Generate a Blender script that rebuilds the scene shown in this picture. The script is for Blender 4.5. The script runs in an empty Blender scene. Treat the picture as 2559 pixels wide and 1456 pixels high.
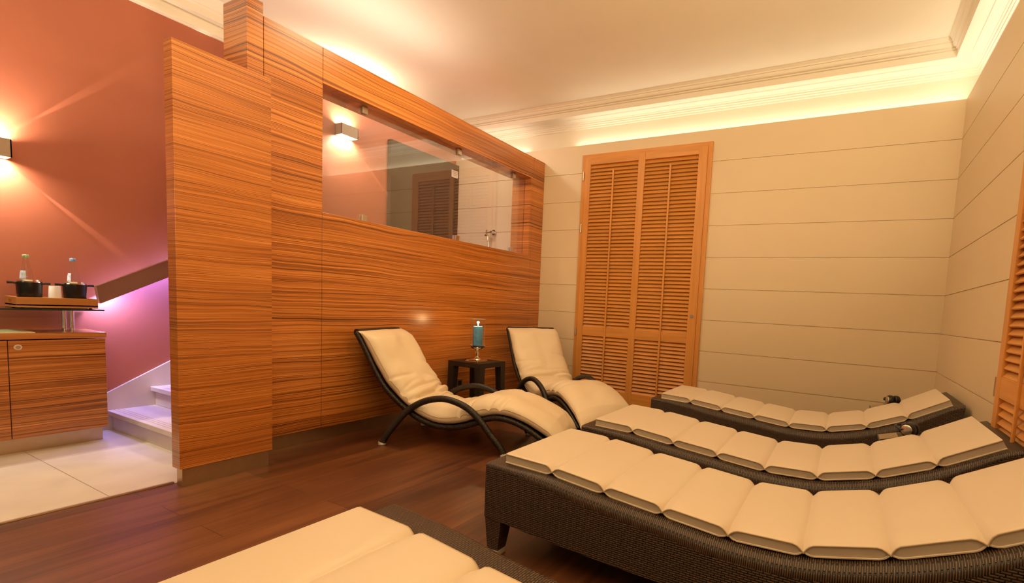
import bpy, bmesh, math, random
from math import sin, cos, pi, radians, atan2, hypot
from mathutils import Vector, Matrix, noise as mnoise
random.seed(7)
D = bpy.data
SC = bpy.context.scene
COL = SC.collection

# ------------------------------------------------------------------ materials
def new_mat(name):
    m = D.materials.new(name); m.use_nodes = True
    nt = m.node_tree; nt.nodes.clear()
    out = nt.nodes.new('ShaderNodeOutputMaterial')
    b = nt.nodes.new('ShaderNodeBsdfPrincipled')
    nt.links.new(b.outputs[0], out.inputs[0])
    return m, nt, b
def N(nt, t, **kw):
    n = nt.nodes.new(t)
    for k, v in kw.items():
        if k.startswith('i_'):
            key = k[2:]
            n.inputs[int(key) if key.isdigit() else key.replace('_', ' ')].default_value = v
        else: setattr(n, k, v)
    return n
def ramp(nt, stops):
    r = nt.nodes.new('ShaderNodeValToRGB'); e = r.color_ramp.elements
    e[0].position, e[0].color = stops[0][0], (*stops[0][1], 1)
    e[1].position, e[1].color = stops[-1][0], (*stops[-1][1], 1)
    for p, c in stops[1:-1]:
        x = e.new(p); x.color = (*c, 1)
    return r
def mapped(nt, scale, coord='Object', rot=(0, 0, 0)):
    tc = N(nt, 'ShaderNodeTexCoord'); mp = N(nt, 'ShaderNodeMapping')
    mp.inputs['Scale'].default_value = scale; mp.inputs['Rotation'].default_value = rot
    nt.links.new(tc.outputs[coord], mp.inputs[0]); return mp
def bump(nt, b, h, strength=.3, dist=.002):
    bp = N(nt, 'ShaderNodeBump'); bp.inputs['Strength'].default_value = strength; bp.inputs['Distance'].default_value = dist
    nt.links.new(h, bp.inputs['Height']); nt.links.new(bp.outputs[0], b.inputs['Normal'])
def plain(name, c, rough=.5, metal=0., var=.04, vscale=3., spec=.5, bumps=0., bscale=200, coat=0.):
    m, nt, b = new_mat(name)
    mp = mapped(nt, (vscale,)*3); nz = N(nt, 'ShaderNodeTexNoise', i_Scale=1., i_Detail=4.)
    nt.links.new(mp.outputs[0], nz.inputs['Vector'])
    r = ramp(nt, [(.3, tuple(x*(1-var) for x in c)), (.7, tuple(min(1, x*(1+var)) for x in c))])
    nt.links.new(nz.outputs['Fac'], r.inputs[0]); nt.links.new(r.outputs[0], b.inputs['Base Color'])
    b.inputs['Roughness'].default_value = rough; b.inputs['Metallic'].default_value = metal
    b.inputs['Specular IOR Level'].default_value = spec; b.inputs['Coat Weight'].default_value = coat
    if bumps:
        n2 = N(nt, 'ShaderNodeTexNoise', i_Scale=bscale, i_Detail=2.); tc = mapped(nt, (1, 1, 1))
        nt.links.new(tc.outputs[0], n2.inputs['Vector']); bump(nt, b, n2.outputs['Fac'], bumps, .001)
    return m
def veneer(name, dark, mid, light, rough=.38, zs=1., tint=1.):
    """horizontally grained striped veneer: the grain runs level on every face"""
    m, nt, b = new_mat(name)
    w = mapped(nt, (.7, .7, 2.2)); wn = N(nt, 'ShaderNodeTexNoise', i_Scale=1.8, i_Detail=2.)
    nt.links.new(w.outputs[0], wn.inputs['Vector'])
    tc = N(nt, 'ShaderNodeTexCoord'); sep = N(nt, 'ShaderNodeSeparateXYZ'); nt.links.new(tc.outputs['Object'], sep.inputs[0])
    add = N(nt, 'ShaderNodeMath', operation='MULTIPLY_ADD'); add.inputs[1].default_value = .055
    nt.links.new(wn.outputs['Fac'], add.inputs[0]); nt.links.new(sep.outputs['Z'], add.inputs[2])
    comb = N(nt, 'ShaderNodeCombineXYZ')
    nt.links.new(sep.outputs['X'], comb.inputs[0]); nt.links.new(sep.outputs['Y'], comb.inputs[1]); nt.links.new(add.outputs[0], comb.inputs[2])
    def layer(sx, sz, det, rough_=.6):
        mp = N(nt, 'ShaderNodeMapping'); mp.inputs['Scale'].default_value = (sx, sx, sz*zs); nt.links.new(comb.outputs[0], mp.inputs[0])
        n = N(nt, 'ShaderNodeTexNoise', i_Scale=1., i_Detail=det); n.inputs['Roughness'].default_value = rough_
        nt.links.new(mp.outputs[0], n.inputs['Vector']); return n.outputs['Fac']
    a = layer(.22, 66, 4.); c = layer(.5, 230, 3., .7); e = layer(.3, 7, 2.)
    m1 = N(nt, 'ShaderNodeMix', data_type='FLOAT'); m1.inputs[0].default_value = .62
    nt.links.new(a, m1.inputs[2]); nt.links.new(c, m1.inputs[3])
    m2 = N(nt, 'ShaderNodeMix', data_type='FLOAT'); m2.inputs[0].default_value = .18
    nt.links.new(m1.outputs[0], m2.inputs[2]); nt.links.new(e, m2.inputs[3])
    r = ramp(nt, [(.39, dark), (.455, tuple((x+y)/2 for x, y in zip(dark, mid))), (.5, mid), (.60, light)])
    nt.links.new(m2.outputs[0], r.inputs[0]); nt.links.new(r.outputs[0], b.inputs['Base Color'])
    b.inputs['Roughness'].default_value = rough; b.inputs['Coat Weight'].default_value = .35; b.inputs['Coat Roughness'].default_value = .27
    bump(nt, b, m1.outputs[0], .12, .0008)
    return m
def wood_plain(name, c, rough=.4, axis='Z', var=.22):
    m, nt, b = new_mat(name)
    s = {'X': (2, 30, 30), 'Y': (30, 2, 30), 'Z': (30, 30, 2)}[axis]
    mp = mapped(nt, s); nz = N(nt, 'ShaderNodeTexNoise', i_Scale=1., i_Detail=5.)
    nt.links.new(mp.outputs[0], nz.inputs['Vector'])
    r = ramp(nt, [(.3, tuple(x*(1-var) for x in c)), (.7, tuple(x*(1+var*.6) for x in c))])
    nt.links.new(nz.outputs['Fac'], r.inputs[0]); nt.links.new(r.outputs[0], b.inputs['Base Color'])
    b.inputs['Roughness'].default_value = rough
    bump(nt, b, nz.outputs['Fac'], .06, .001)
    return m
def wicker(name, c, dark, row=.0080, width=.024, rough=.42):
    m, nt, b = new_mat(name)
    tc = N(nt, 'ShaderNodeTexCoord')
    br = N(nt, 'ShaderNodeTexBrick'); br.offset = .5
    nt.links.new(tc.outputs['UV'], br.inputs['Vector'])
    br.inputs['Scale'].default_value = 1.; br.inputs['Brick Width'].default_value = width; br.inputs['Row Height'].default_value = row
    br.inputs['Mortar Size'].default_value = row*.30; br.inputs['Mortar Smooth'].default_value = .6
    br.inputs['Color1'].default_value = (*c, 1); br.inputs['Color2'].default_value = (*[x*.7 for x in c], 1); br.inputs['Mortar'].default_value = (*dark, 1)
    nt.links.new(br.outputs['Color'], b.inputs['Base Color'])
    inv = N(nt, 'ShaderNodeMath', operation='SUBTRACT'); inv.inputs[0].default_value = 1.
    nt.links.new(br.outputs['Fac'], inv.inputs[1])
    bump(nt, b, inv.outputs[0], .9, .003)
    b.inputs['Roughness'].default_value = rough; b.inputs['Specular IOR Level'].default_value = .6
    return m
def emit(name, c, s):
    m = D.materials.new(name); m.use_nodes = True; nt = m.node_tree; nt.nodes.clear()
    o = nt.nodes.new('ShaderNodeOutputMaterial'); e = nt.nodes.new('ShaderNodeEmission')
    e.inputs[0].default_value = (*c, 1); e.inputs[1].default_value = s; nt.links.new(e.outputs[0], o.inputs[0]); return m
def thin_glass(name, tint=(1, 1, 1), ior=1.5, rough=0.):
    m = D.materials.new(name); m.use_nodes = True; nt = m.node_tree; nt.nodes.clear()
    o = nt.nodes.new('ShaderNodeOutputMaterial'); t = nt.nodes.new('ShaderNodeBsdfTransparent'); g = nt.nodes.new('ShaderNodeBsdfGlossy')
    t.inputs[0].default_value = (*tint, 1); g.inputs['Roughness'].default_value = rough
    f = nt.nodes.new('ShaderNodeFresnel'); ge = nt.nodes.new('ShaderNodeNewGeometry'); mi = nt.nodes.new('ShaderNodeMix'); mi.data_type = 'FLOAT'
    mi.inputs[2].default_value = ior; mi.inputs[3].default_value = 1/ior   # same reflectance on both faces of the thin sheet
    nt.links.new(ge.outputs['Backfacing'], mi.inputs[0]); nt.links.new(mi.outputs[0], f.inputs[0]); mx = nt.nodes.new('ShaderNodeMixShader')
    nt.links.new(f.outputs[0], mx.inputs[0]); nt.links.new(t.outputs[0], mx.inputs[1]); nt.links.new(g.outputs[0], mx.inputs[2]); nt.links.new(mx.outputs[0], o.inputs[0])
    return m
def floor_planks(name):
    m, nt, b = new_mat(name)
    mp = mapped(nt, (1, 1, 1), rot=(0, 0, pi/2))
    br = N(nt, 'ShaderNodeTexBrick'); br.offset = .37; br.offset_frequency = 2
    nt.links.new(mp.outputs[0], br.inputs['Vector'])
    for k, v in (('Scale', 1.), ('Brick Width', 1.3), ('Row Height', .192), ('Mortar Size', .0012), ('Mortar Smooth', .2)): br.inputs[k].default_value = v
    br.inputs['Color1'].default_value = (0, 0, 0, 1); br.inputs['Color2'].default_value = (1, 1, 1, 1); br.inputs['Mortar'].default_value = (.5, .5, .5, 1)
    g = mapped(nt, (22, 1.1, 1)); nz = N(nt, 'ShaderNodeTexNoise', i_Scale=1., i_Detail=6.); nz.inputs['Distortion'].default_value = .6
    nt.links.new(g.outputs[0], nz.inputs['Vector'])
    g2 = mapped(nt, (4, .9, 1)); n2 = N(nt, 'ShaderNodeTexNoise', i_Scale=1.3, i_Detail=3.); nt.links.new(g2.outputs[0], n2.inputs['Vector'])
    mx = N(nt, 'ShaderNodeMix', data_type='FLOAT'); mx.inputs[0].default_value = .5
    nt.links.new(nz.outputs['Fac'], mx.inputs[2]); nt.links.new(n2.outputs['Fac'], mx.inputs[3])
    m3 = N(nt, 'ShaderNodeMix', data_type='FLOAT'); m3.inputs[0].default_value = .16
    nt.links.new(mx.outputs[0], m3.inputs[2]); nt.links.new(br.outputs['Color'], m3.inputs[3])
    r = ramp(nt, [(.33, FLOOR_C[0]), (.52, FLOOR_C[1]), (.68, FLOOR_C[2])])
    nt.links.new(m3.outputs[0], r.inputs[0])
    mm = N(nt, 'ShaderNodeMix', data_type='RGBA'); mm.inputs[7].default_value = (.012, .006, .004, 1)
    nt.links.new(br.outputs['Fac'], mm.inputs[0]); nt.links.new(r.outputs[0], mm.inputs[6])
    nt.links.new(mm.outputs[2], b.inputs['Base Color'])
    b.inputs['Roughness'].default_value = .36
    bump(nt, b, nz.outputs['Fac'], .05, .001)
    return m
def stone_tiles(name, c, grout):
    m, nt, b = new_mat(name)
    mp = mapped(nt, (1, 1, 1)); mp.inputs['Location'].default_value = (4.935+.97*8, 3.985+.97*8, 0)
    br = N(nt, 'ShaderNodeTexBrick'); br.offset = 0.
    nt.links.new(mp.outputs[0], br.inputs['Vector'])
    for k, v in (('Scale', 1.), ('Brick Width', .97), ('Row Height', .97), ('Mortar Size', .0022), ('Mortar Smooth', .3)): br.inputs[k].default_value = v
    nz = N(nt, 'ShaderNodeTexNoise', i_Scale=3., i_Detail=6.); m2 = mapped(nt, (1, 1, 1)); nt.links.new(m2.outputs[0], nz.inputs['Vector'])
    r = ramp(nt, [(.3, tuple(x*.88 for x in c)), (.5, c), (.7, tuple(x*1.06 for x in c))]); nt.links.new(nz.outputs['Fac'], r.inputs[0])
    mm = N(nt, 'ShaderNodeMix', data_type='RGBA'); mm.inputs[7].default_value = (*grout, 1)
    nt.links.new(br.outputs['Fac'], mm.inputs[0]); nt.links.new(r.outputs[0], mm.inputs[6]); nt.links.new(mm.outputs[2], b.inputs['Base Color'])
    b.inputs['Roughness'].default_value = .35
    return m
FLOOR_C = [(.055, .017, .007), (.132, .046, .018), (.210, .080, .032)]
M = dict(
    floor=floor_planks('walnut_planks'),
    stone=stone_tiles('limestone', (.71, .64, .53), (.34, .26, .18)),
    stair=plain('stair_stone', (.66, .58, .48), .38, var=.07, vscale=5),
    panel=plain('cream_panel_paint', (.74, .60, .40), .5, var=.02, vscale=1.2),
    plaster=plain('cream_plaster', (.80, .72, .57), .7, var=.015),
    cornice=plain('cornice_plaster', (.83, .76, .62), .6, var=.01),
    terra=plain('terracotta_paint', (.42, .125, .062), .62, var=.05, vscale=2.),
    veneer=veneer('striped_veneer', (.085, .020, .0045), (.50, .158, .026), (.75, .300, .072), .28),
    veneer2=veneer('cabinet_veneer', (.085, .022, .006), (.46, .160, .030), (.68, .29, .078), .28, zs=.62),
    cedar=wood_plain('cedar_upright', (.66, .285, .064), .38, 'Z', .12),
    cedarx=wood_plain('cedar_level', (.66, .285, .064), .38, 'X', .16),
    cedary=wood_plain('cedar_level_side', (.66, .285, .064), .38, 'Y', .16),
    tray=wood_plain('bamboo_tray', (.55, .22, .045), .4, 'Y', .10),
    steel=plain('brushed_steel', (.58, .45, .31), .40, 1., .05, 20),
    chrome=plain('chrome', (.82, .80, .77), .1, 1., .01),
    satin=plain('satin_metal', (.62, .55, .45), .3, 1., .03),
    rail=plain('bronze_rail', (.34, .22, .15), .35, .6, .04),
    dark=plain('dark_plastic', (.012, .010, .009), .35, 0, .05),
    iron=plain('black_enamel', (.010, .010, .010), .28, 0, .05),
    wick=wicker('dark_wicker', (.120, .063, .029), (.005, .0026, .0016)),
    wickt=wicker('wicker_tube', (.034, .019, .011), (.006, .004, .0025), .0075, .5),
    sling=wicker('sling_weave', (.030, .018, .011), (.006, .004, .003), .01, .03),
    pad=plain('cream_leatherette', (.67, .56, .43), .42, var=.012, vscale=4, bumps=.05, bscale=400),
    piping=plain('cream_piping', (.50, .38, .24), .5, var=.05),
    cush=plain('cream_cushion', (.80, .66, .47), .45, var=.015, vscale=4, bumps=.05, bscale=300),
    wax=plain('blue_wax', (.08, .30, .60), .45, var=.2, vscale=30),
    white=plain('white_plastic', (.82, .78, .72), .4, var=.02),
    label=plain('paper_label', (.55, .62, .72), .5, var=.25, vscale=60),
    cap=plain('pale_metal_cap', (.74, .66, .56), .35, .25),
    green=plain('green_cap', (.35, .50, .25), .35, .3),
    blue=plain('blue_cap', (.22, .38, .62), .35, .3),
    glass=thin_glass('clear_glass', (.97, .98, .97), 1.45),
    pane=thin_glass('window_glass', (.96, .97, .96), 2.1),
    shelf=thin_glass('shelf_glass', (.35, .55, .50), 1.5),
    shelf_edge=plain('glass_edge', (.012, .035, .032), .15, 0, .1),
    tinted=plain('dark_tinted_glass', (.030, .020, .020), .06, 0, .05, spec=.6),
    groove=plain('groove_shadow_gap', (.30, .20, .11), .8, var=.03),
    flame=emit('flame_glow', (1, .75, .4), 30.),
    mat=plain('pale_board', (.78, .58, .34), .5, var=.05),
)
GREY = {}

# ------------------------------------------------------------------ mesh tools
class MB:
    def __init__(s): s.v = []; s.f = []; s.uv = []; s.sm = []
    def add(s, vs, fs, uvs=None, smooth=False):
        o = len(s.v); s.v += [tuple(v) for v in vs]
        for i, f in enumerate(fs):
            s.f.append([o+k for k in f]); s.uv.append(uvs[i] if uvs else None); s.sm.append(smooth)
    def box(s, x0, y0, z0, x1, y1, z1, bev=0.):
        if x0 > x1: x0, x1 = x1, x0
        if y0 > y1: y0, y1 = y1, y0
        if z0 > z1: z0, z1 = z1, z0
        if bev <= 0:
            vs = [(x, y, z) for z in (z0, z1) for y in (y0, y1) for x in (x0, x1)]
            s.add(vs, [(0, 2, 3, 1), (4, 5, 7, 6), (0, 1, 5, 4), (2, 6, 7, 3), (0, 4, 6, 2), (1, 3, 7, 5)])
        else:
            bm = bmesh.new(); bmesh.ops.create_cube(bm, size=1)
            for v in bm.verts: v.co = Vector(((x0+x1)/2+v.co.x*(x1-x0), (y0+y1)/2+v.co.y*(y1-y0), (z0+z1)/2+v.co.z*(z1-z0)))
            bmesh.ops.bevel(bm, geom=bm.edges[:], offset=bev, segments=2, affect='EDGES', profile=.5)
            s.bm(bm, False)
    def bm(s, bm, smooth=False):
        bm.verts.index_update()
        s.add([v.co[:] for v in bm.verts], [[v.index for v in f.verts] for f in bm.faces], None, smooth); bm.free()
    def tube(s, pts, r, n=10, cap=True, closed=False, band=False, smooth=True):
        pts = [Vector(p) for p in pts]; L = len(pts)
        rs = r if isinstance(r, (list, tuple)) else [r]*L
        tang = []
        for i in range(L):
            a = pts[(i-1) % L] if (closed or i > 0) else pts[i]; b = pts[(i+1) % L] if (closed or i < L-1) else pts[i]
            tang.append((b-a).normalized())
        up = Vector((0, 0, 1)) if abs(tang[0].z) < .9 else Vector((1, 0, 0))
        nrm = (up - tang[0]*up.dot(tang[0])).normalized(); vs = []; ln = [0.]
        for i in range(L):
            nrm = (nrm - tang[i]*nrm.dot(tang[i])).normalized(); bi = tang[i].cross(nrm)
            for k in range(n):
                a = 2*pi*k/n; vs.append(pts[i]+(nrm*cos(a)+bi*sin(a))*rs[i])
            if i: ln.append(ln[-1]+(pts[i]-pts[i-1]).length)
        fs = []; uv = []
        for i in range(L if closed else L-1):
            j = (i+1) % L; u0 = ln[i]; u1 = ln[i]+(pts[j]-pts[i]).length
            for k in range(n):
                k2 = (k+1) % n
                fs.append((i*n+k, i*n+k2, j*n+k2, j*n+k))
                w0, w1 = 2*pi*rs[i]*k/n, 2*pi*rs[i]*(k+1)/n
                uv.append([(w0, u0), (w1, u0), (w1, u1), (w0, u1)])
        s.add(vs, fs, uv, smooth)
        if cap and not closed:
            o = len(s.v)-len(vs)
            s.f.append([o+k for k in reversed(range(n))]); s.uv.append(None); s.sm.append(False)
            s.f.append([o+(L-1)*n+k for k in range(n)]); s.uv.append(None); s.sm.append(False)
    def lathe(s, prof, c=(0, 0, 0), n=28, smooth=True, axis=None):
        """prof: (r,h) pairs; axis: optional Matrix mapping local z"""
        vs = []; fs = []
        for r, h in prof:
            for k in range(n):
                a = 2*pi*k/n; p = Vector((r*cos(a), r*sin(a), h))
                if axis is not None: p = axis @ p
                vs.append(p+Vector(c))
        for i in range(len(prof)-1):
            for k in range(n):
                k2 = (k+1) % n; fs.append((i*n+k, i*n+k2, (i+1)*n+k2, (i+1)*n+k))
        s.add(vs, fs, None, smooth)
        o = len(s.v)-len(vs)
        if prof[0][0] > 1e-6: s.f.append([o+k for k in reversed(range(n))]); s.uv.append(None); s.sm.append(False)
        if prof[-1][0] > 1e-6: s.f.append([o+(len(prof)-1)*n+k for k in range(n)]); s.uv.append(None); s.sm.append(False)
    def prism(s, poly, axis, a, b):
        """poly extruded along axis ('X','Y','Z') from a to b; poly in the two remaining coords in order"""
        def P(p, t):
            return {'X': (t, p[0], p[1]), 'Y': (p[0], t, p[1]), 'Z': (p[0], p[1], t)}[axis]
        n = len(poly); vs = [P(p, a) for p in poly]+[P(p, b) for p in poly]
        fs = [list(range(n))[::-1], list(range(n, 2*n))]+[(i, (i+1) % n, n+(i+1) % n, n+i) for i in range(n)]
        s.add(vs, fs)
    def build(s, name, m, parent=None, org=None, sharp=35, fix=True, mats=None):
        o = Vector(org) if org is not None else (Vector(parent.get('_o', (0, 0, 0))) if parent is not None else Vector((0, 0, 0)))
        me = D.meshes.new(name); me.from_pydata([tuple(Vector(v)-o) for v in s.v], [], s.f)
        if any(u for u in s.uv):
            ul = me.uv_layers.new(name='UVMap')
            for p, u in zip(me.polygons, s.uv):
                if u:
                    for li, c in zip(p.loop_indices, u): ul.data[li].uv = c
        if fix:
            bm = bmesh.new(); bm.from_mesh(me); bmesh.ops.remove_doubles(bm, verts=bm.verts, dist=1e-6) if not any(u for u in s.uv) else None
            bmesh.ops.recalc_face_normals(bm, faces=bm.faces); bm.to_mesh(me); bm.free()
        if any(s.sm):
            me.polygons.foreach_set('use_smooth', [True]*len(me.polygons)); me.set_sharp_from_angle(angle=radians(sharp))
        me.update(); me.materials.append(m)
        ob = D.objects.new(name, me); COL.objects.link(ob)
        ob['_o'] = tuple(o)
        if parent is not None: ob.parent = parent
        else: ob.location = o
        return ob
def box_obj(name, m, b, parent=None, bev=0., org=None):
    q = MB(); q.box(*b, bev=bev); return q.build(name, m, parent, org)
def tag(o, label, cat, group=None):
    o['label'] = label; o['category'] = cat
    if group: o['group'] = group
    return o
def struct(o, label=None, cat=None):
    o['kind'] = 'structure'
    if label: o['label'] = label
    if cat: o['category'] = cat
    return o
def empty(name, loc, rz=0., label=None, cat=None, group=None):
    o = D.objects.new(name, None); COL.objects.link(o); o.empty_display_size = .1
    o.location = loc; o.rotation_euler = (0, 0, rz); o['_o'] = tuple(loc) if rz == 0 else (0, 0, 0)
    if label: tag(o, label, cat, group)
    return o
def copy_tree(o, parent=None):
    c = o.copy(); COL.objects.link(c)
    if parent is not None: c.parent = parent
    for ch in list(o.children): copy_tree(ch, c)
    return c
def catmull(pts, k=6):
    out = []; P = [Vector(p) for p in pts]; P = [P[0]*2-P[1]]+P+[P[-1]*2-P[-2]]
    for i in range(1, len(P)-2):
        a, b, c, d = P[i-1:i+3]
        for j in range(k):
            t = j/k
            out.append(.5*((2*b)+(c-a)*t+(2*a-5*b+4*c-d)*t*t+(3*b-a-3*c+d)*t**3))
    out.append(P[-2]); return out
def interp(xs, zs):
    pts = catmull([(x, z, 0) for x, z in zip(xs, zs)], 12)
    def f(x):
        if x <= pts[0].x: a, b = pts[0], pts[1]
        elif x >= pts[-1].x: a, b = pts[-2], pts[-1]
        else:
            for a, b in zip(pts, pts[1:]):
                if a.x <= x <= b.x: break
        return a.y+(b.y-a.y)*(x-a.x)/(b.x-a.x)
    return f

# ------------------------------------------------------------------ setting
ZC = 3.375; XL = -5.52; YF = -6.6; PX = -4.095; PB = -4.36
ZG = [2.632, 2.311, 1.990, 1.671, 1.349, 1.027, .703, .385, .065]
q = MB(); q.box(-3.945, YF, -.05, .0, .0, 0); q.box(-4.28, -3.24, -.05, -3.945, .0, 0); struct(q.build('floor', M['floor']))
q = MB(); q.box(XL-.02, YF, -.06, -3.9455, -3.2405, 0); q.box(XL-.02, -3.2405, -.06, -4.2805, .1, 0); struct(q.build('floor_stone', M['stone']))
q = MB(); q.box(-3.968, YF, -.03, -3.942, -3.730, .006); q.box(-3.952, YF, .006, -3.946, -3.730, .009)
struct(q.build('trim_threshold', M['steel']))
q = MB(); q.box(-6.2, YF, ZC, .6, .6, ZC+.05); struct(q.build('ceiling', M['plaster']))

def boards(axis, lo, hi, zs, ztop, holes, face, back):
    """grooved wall: boards with chamfered V joints, extruded along the wall"""
    prof = [(face, 0.)]
    for z in sorted(zs):
        prof += [(face, z-.0035), (face+.008*(1 if back > face else -1), z-.0022), (face+.008*(1 if back > face else -1), z+.0018), (face, z+.0028)]
    prof += [(face, ztop), (back, ztop), (back, 0.)]
    q = MB()
    q.prism(prof, axis, lo, hi)
    return q
# back wall panelling (Y=0 face), runs on behind the partition to the stair wall
q = boards('X', XL, 0.0, ZG, 2.948, None, 0., .02); struct(q.build('wall_back', M['panel']))
q = boards('Y', YF, 0.0, ZG, 2.948, None, 0., .02); struct(q.build('wall_right', M['panel']))
q = MB(); q.box(XL-.1, .10, 2.6, .16, .14, 3.375); struct(q.build('wall_back_upper', M['plaster']))
q = MB(); q.box(.10, YF, 2.6, .14, .14, 3.375); struct(q.build('wall_right_upper', M['plaster']))
q = MB(); q.box(XL-.1, YF, -.05, XL, .14, 3.375); struct(q.build('wall_left', M['terra']))
# cornices: profile (e = distance into the room from the panel face, z)
CP = [(-.10, 3.165), (-.088, 3.165), (-.085, 3.172), (-.085, 3.182), (-.072, 3.186), (-.070, 3.198), (-.058, 3.202), (-.056, 3.214), (-.045, 3.218)]
for k in range(7):
    a = pi/2*k/6; CP.append((-.045+.07*(1-cos(a)), 3.218+.018*sin(a)))
CP += [(.030, 3.242), (.117, 3.241), (.119, 3.292), (.132, 3.296), (.132, 3.308)]
for k in range(7):
    a = pi/2*k/6; CP.append((.137+.022*sin(a), 3.308+.034*(1-cos(a))))
CP += [(.166, 3.344), (.168, 3.356), (.187, 3.375), (-.10, 3.375)]
def sweep_corner(prof):
    q = MB(); n = len(prof); vs = []
    for e, z in prof: vs.append((XL-.02, -e, z))
    for e, z in prof: vs.append((-e, -e, z))
    for e, z in prof: vs.append((-e, YF, z))
    fs = []
    for s_ in (0, 1):
        for i in range(n): j = (i+1) % n; fs.append((s_*n+i, s_*n+j, (s_+1)*n+j, (s_+1)*n+i))
    fs += [list(range(n)), list(range(2*n, 3*n))[::-1]]
    q.add(vs, fs, None, True); return q
struct(sweep_corner(CP).build('trim_cornice', M['cornice'], sharp=28))
LP = [(0, 3.128), (.012, 3.130), (.014, 3.142), (.022, 3.146), (.024, 3.160), (.012, 3.165)]
LP += [(.010, 3.20), (.012, 3.22), (.004, 3.232), (.072, 3.236), (.074, 3.290), (.088, 3.296), (.088, 3.306), (.098, 3.310), (.112, 3.330), (.118, 3.345), (.124, 3.35), (.14, 3.375), (0, 3.375)]
q = MB(); q.prism([(XL+e, z) for e, z in LP], 'Y', YF, .09); struct(q.build('trim_cornice_left', M['cornice']))

# ------------------------------------------------------------------ partition
part = empty('wall_partition', (PX, -1.6, 0)); struct(part, 'striped veneer partition with long glazed opening, standing on a steel plinth', 'partition wall')
g = .0015
def pbox(name, y0, y1, z0, z1, x0=PB, x1=PX): return box_obj(name, M['veneer'], (x0, y0+g, z0+g, x1, y1-g, z1-g), part, .0012)
WY0, WY1, WZ0, WZ1 = -2.785, -.27, 1.668, 2.55
pbox('end_panel', -3.172, WY0, .10, 2.792)
pbox('header_panel', WY0, -.226, WZ1, 2.792)
pbox('jamb_panel', -.226, 0, .10, 2.792)
box_obj('jamb_strip', M['veneer'], (PB, WY1, WZ0, PX, -.226-g, WZ1), part)
pbox('lower_panel', WY0, -.826, .10, WZ0)
pbox('service_panel', -.826, -.226, .10, .791)
pbox('upper_infill_panel', -.826, -.226, .791, WZ0)
box_obj('post', M['veneer'], (PB-.0, -3.267, .10, PX, -3.172-g, 2.868), part, .0015)
box_obj('plinth', M['steel'], (PB+.02, -3.25, 0, PX-.04, 0, .10), part)
# lower pier in front of the partition end
pier = empty('wall_partition_pier', (-3.885, -3.505, 0)); struct(pier, 'lower striped veneer pier standing in front of the partition end', 'partition wall')
q = MB(); q.box(-3.928, -3.743, .1, -3.843, -3.268, 2.333, .0015); q.build('veneer_panel', M['veneer'], pier)
q = MB(); q.box(PX+.003, -3.268, .1, -3.929, -3.226, 2.333); q.build('return_panel', M['veneer'], pier)
q = MB(); q.box(-3.915, -3.728, 0, -3.856, -3.285, .1); q.build('plinth', M['steel'], pier)
# glazing in the opening
win = empty('window_1', (-4.18, -1.53, WZ0)); struct(win, 'frameless glass pane in the partition opening held by metal clips', 'window')
box_obj('pane', M['pane'], (-4.186, WY0, WZ0+.001, -4.178, WY1, WZ1-.001), win)
box_obj('pane_edge', plain('bright_glass_edge', (.85, .85, .85), .3), (-4.192, WY0, WZ0+.0012, -4.174, WY1, WZ0+.012), win)
def clip(y, z, up):
    q = MB(); s_ = -1 if up else 1
    q.box(-4.178, y-.022, z, -4.158, y+.022, z+s_*.055, .002); q.box(-4.206, y-.022, z, -4.188, y+.022, z+s_*.055, .002)
    q.box(-4.206, y-.022, z, -4.158, y+.022, z+s_*.006); return q.build('clip', M['satin'], win)
for y in (-2.40, -1.365, -.50): clip(y, WZ1-.002, True)
for y in (-2.395, -1.365, -.50): clip(y, WZ0+.002, False)

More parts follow.
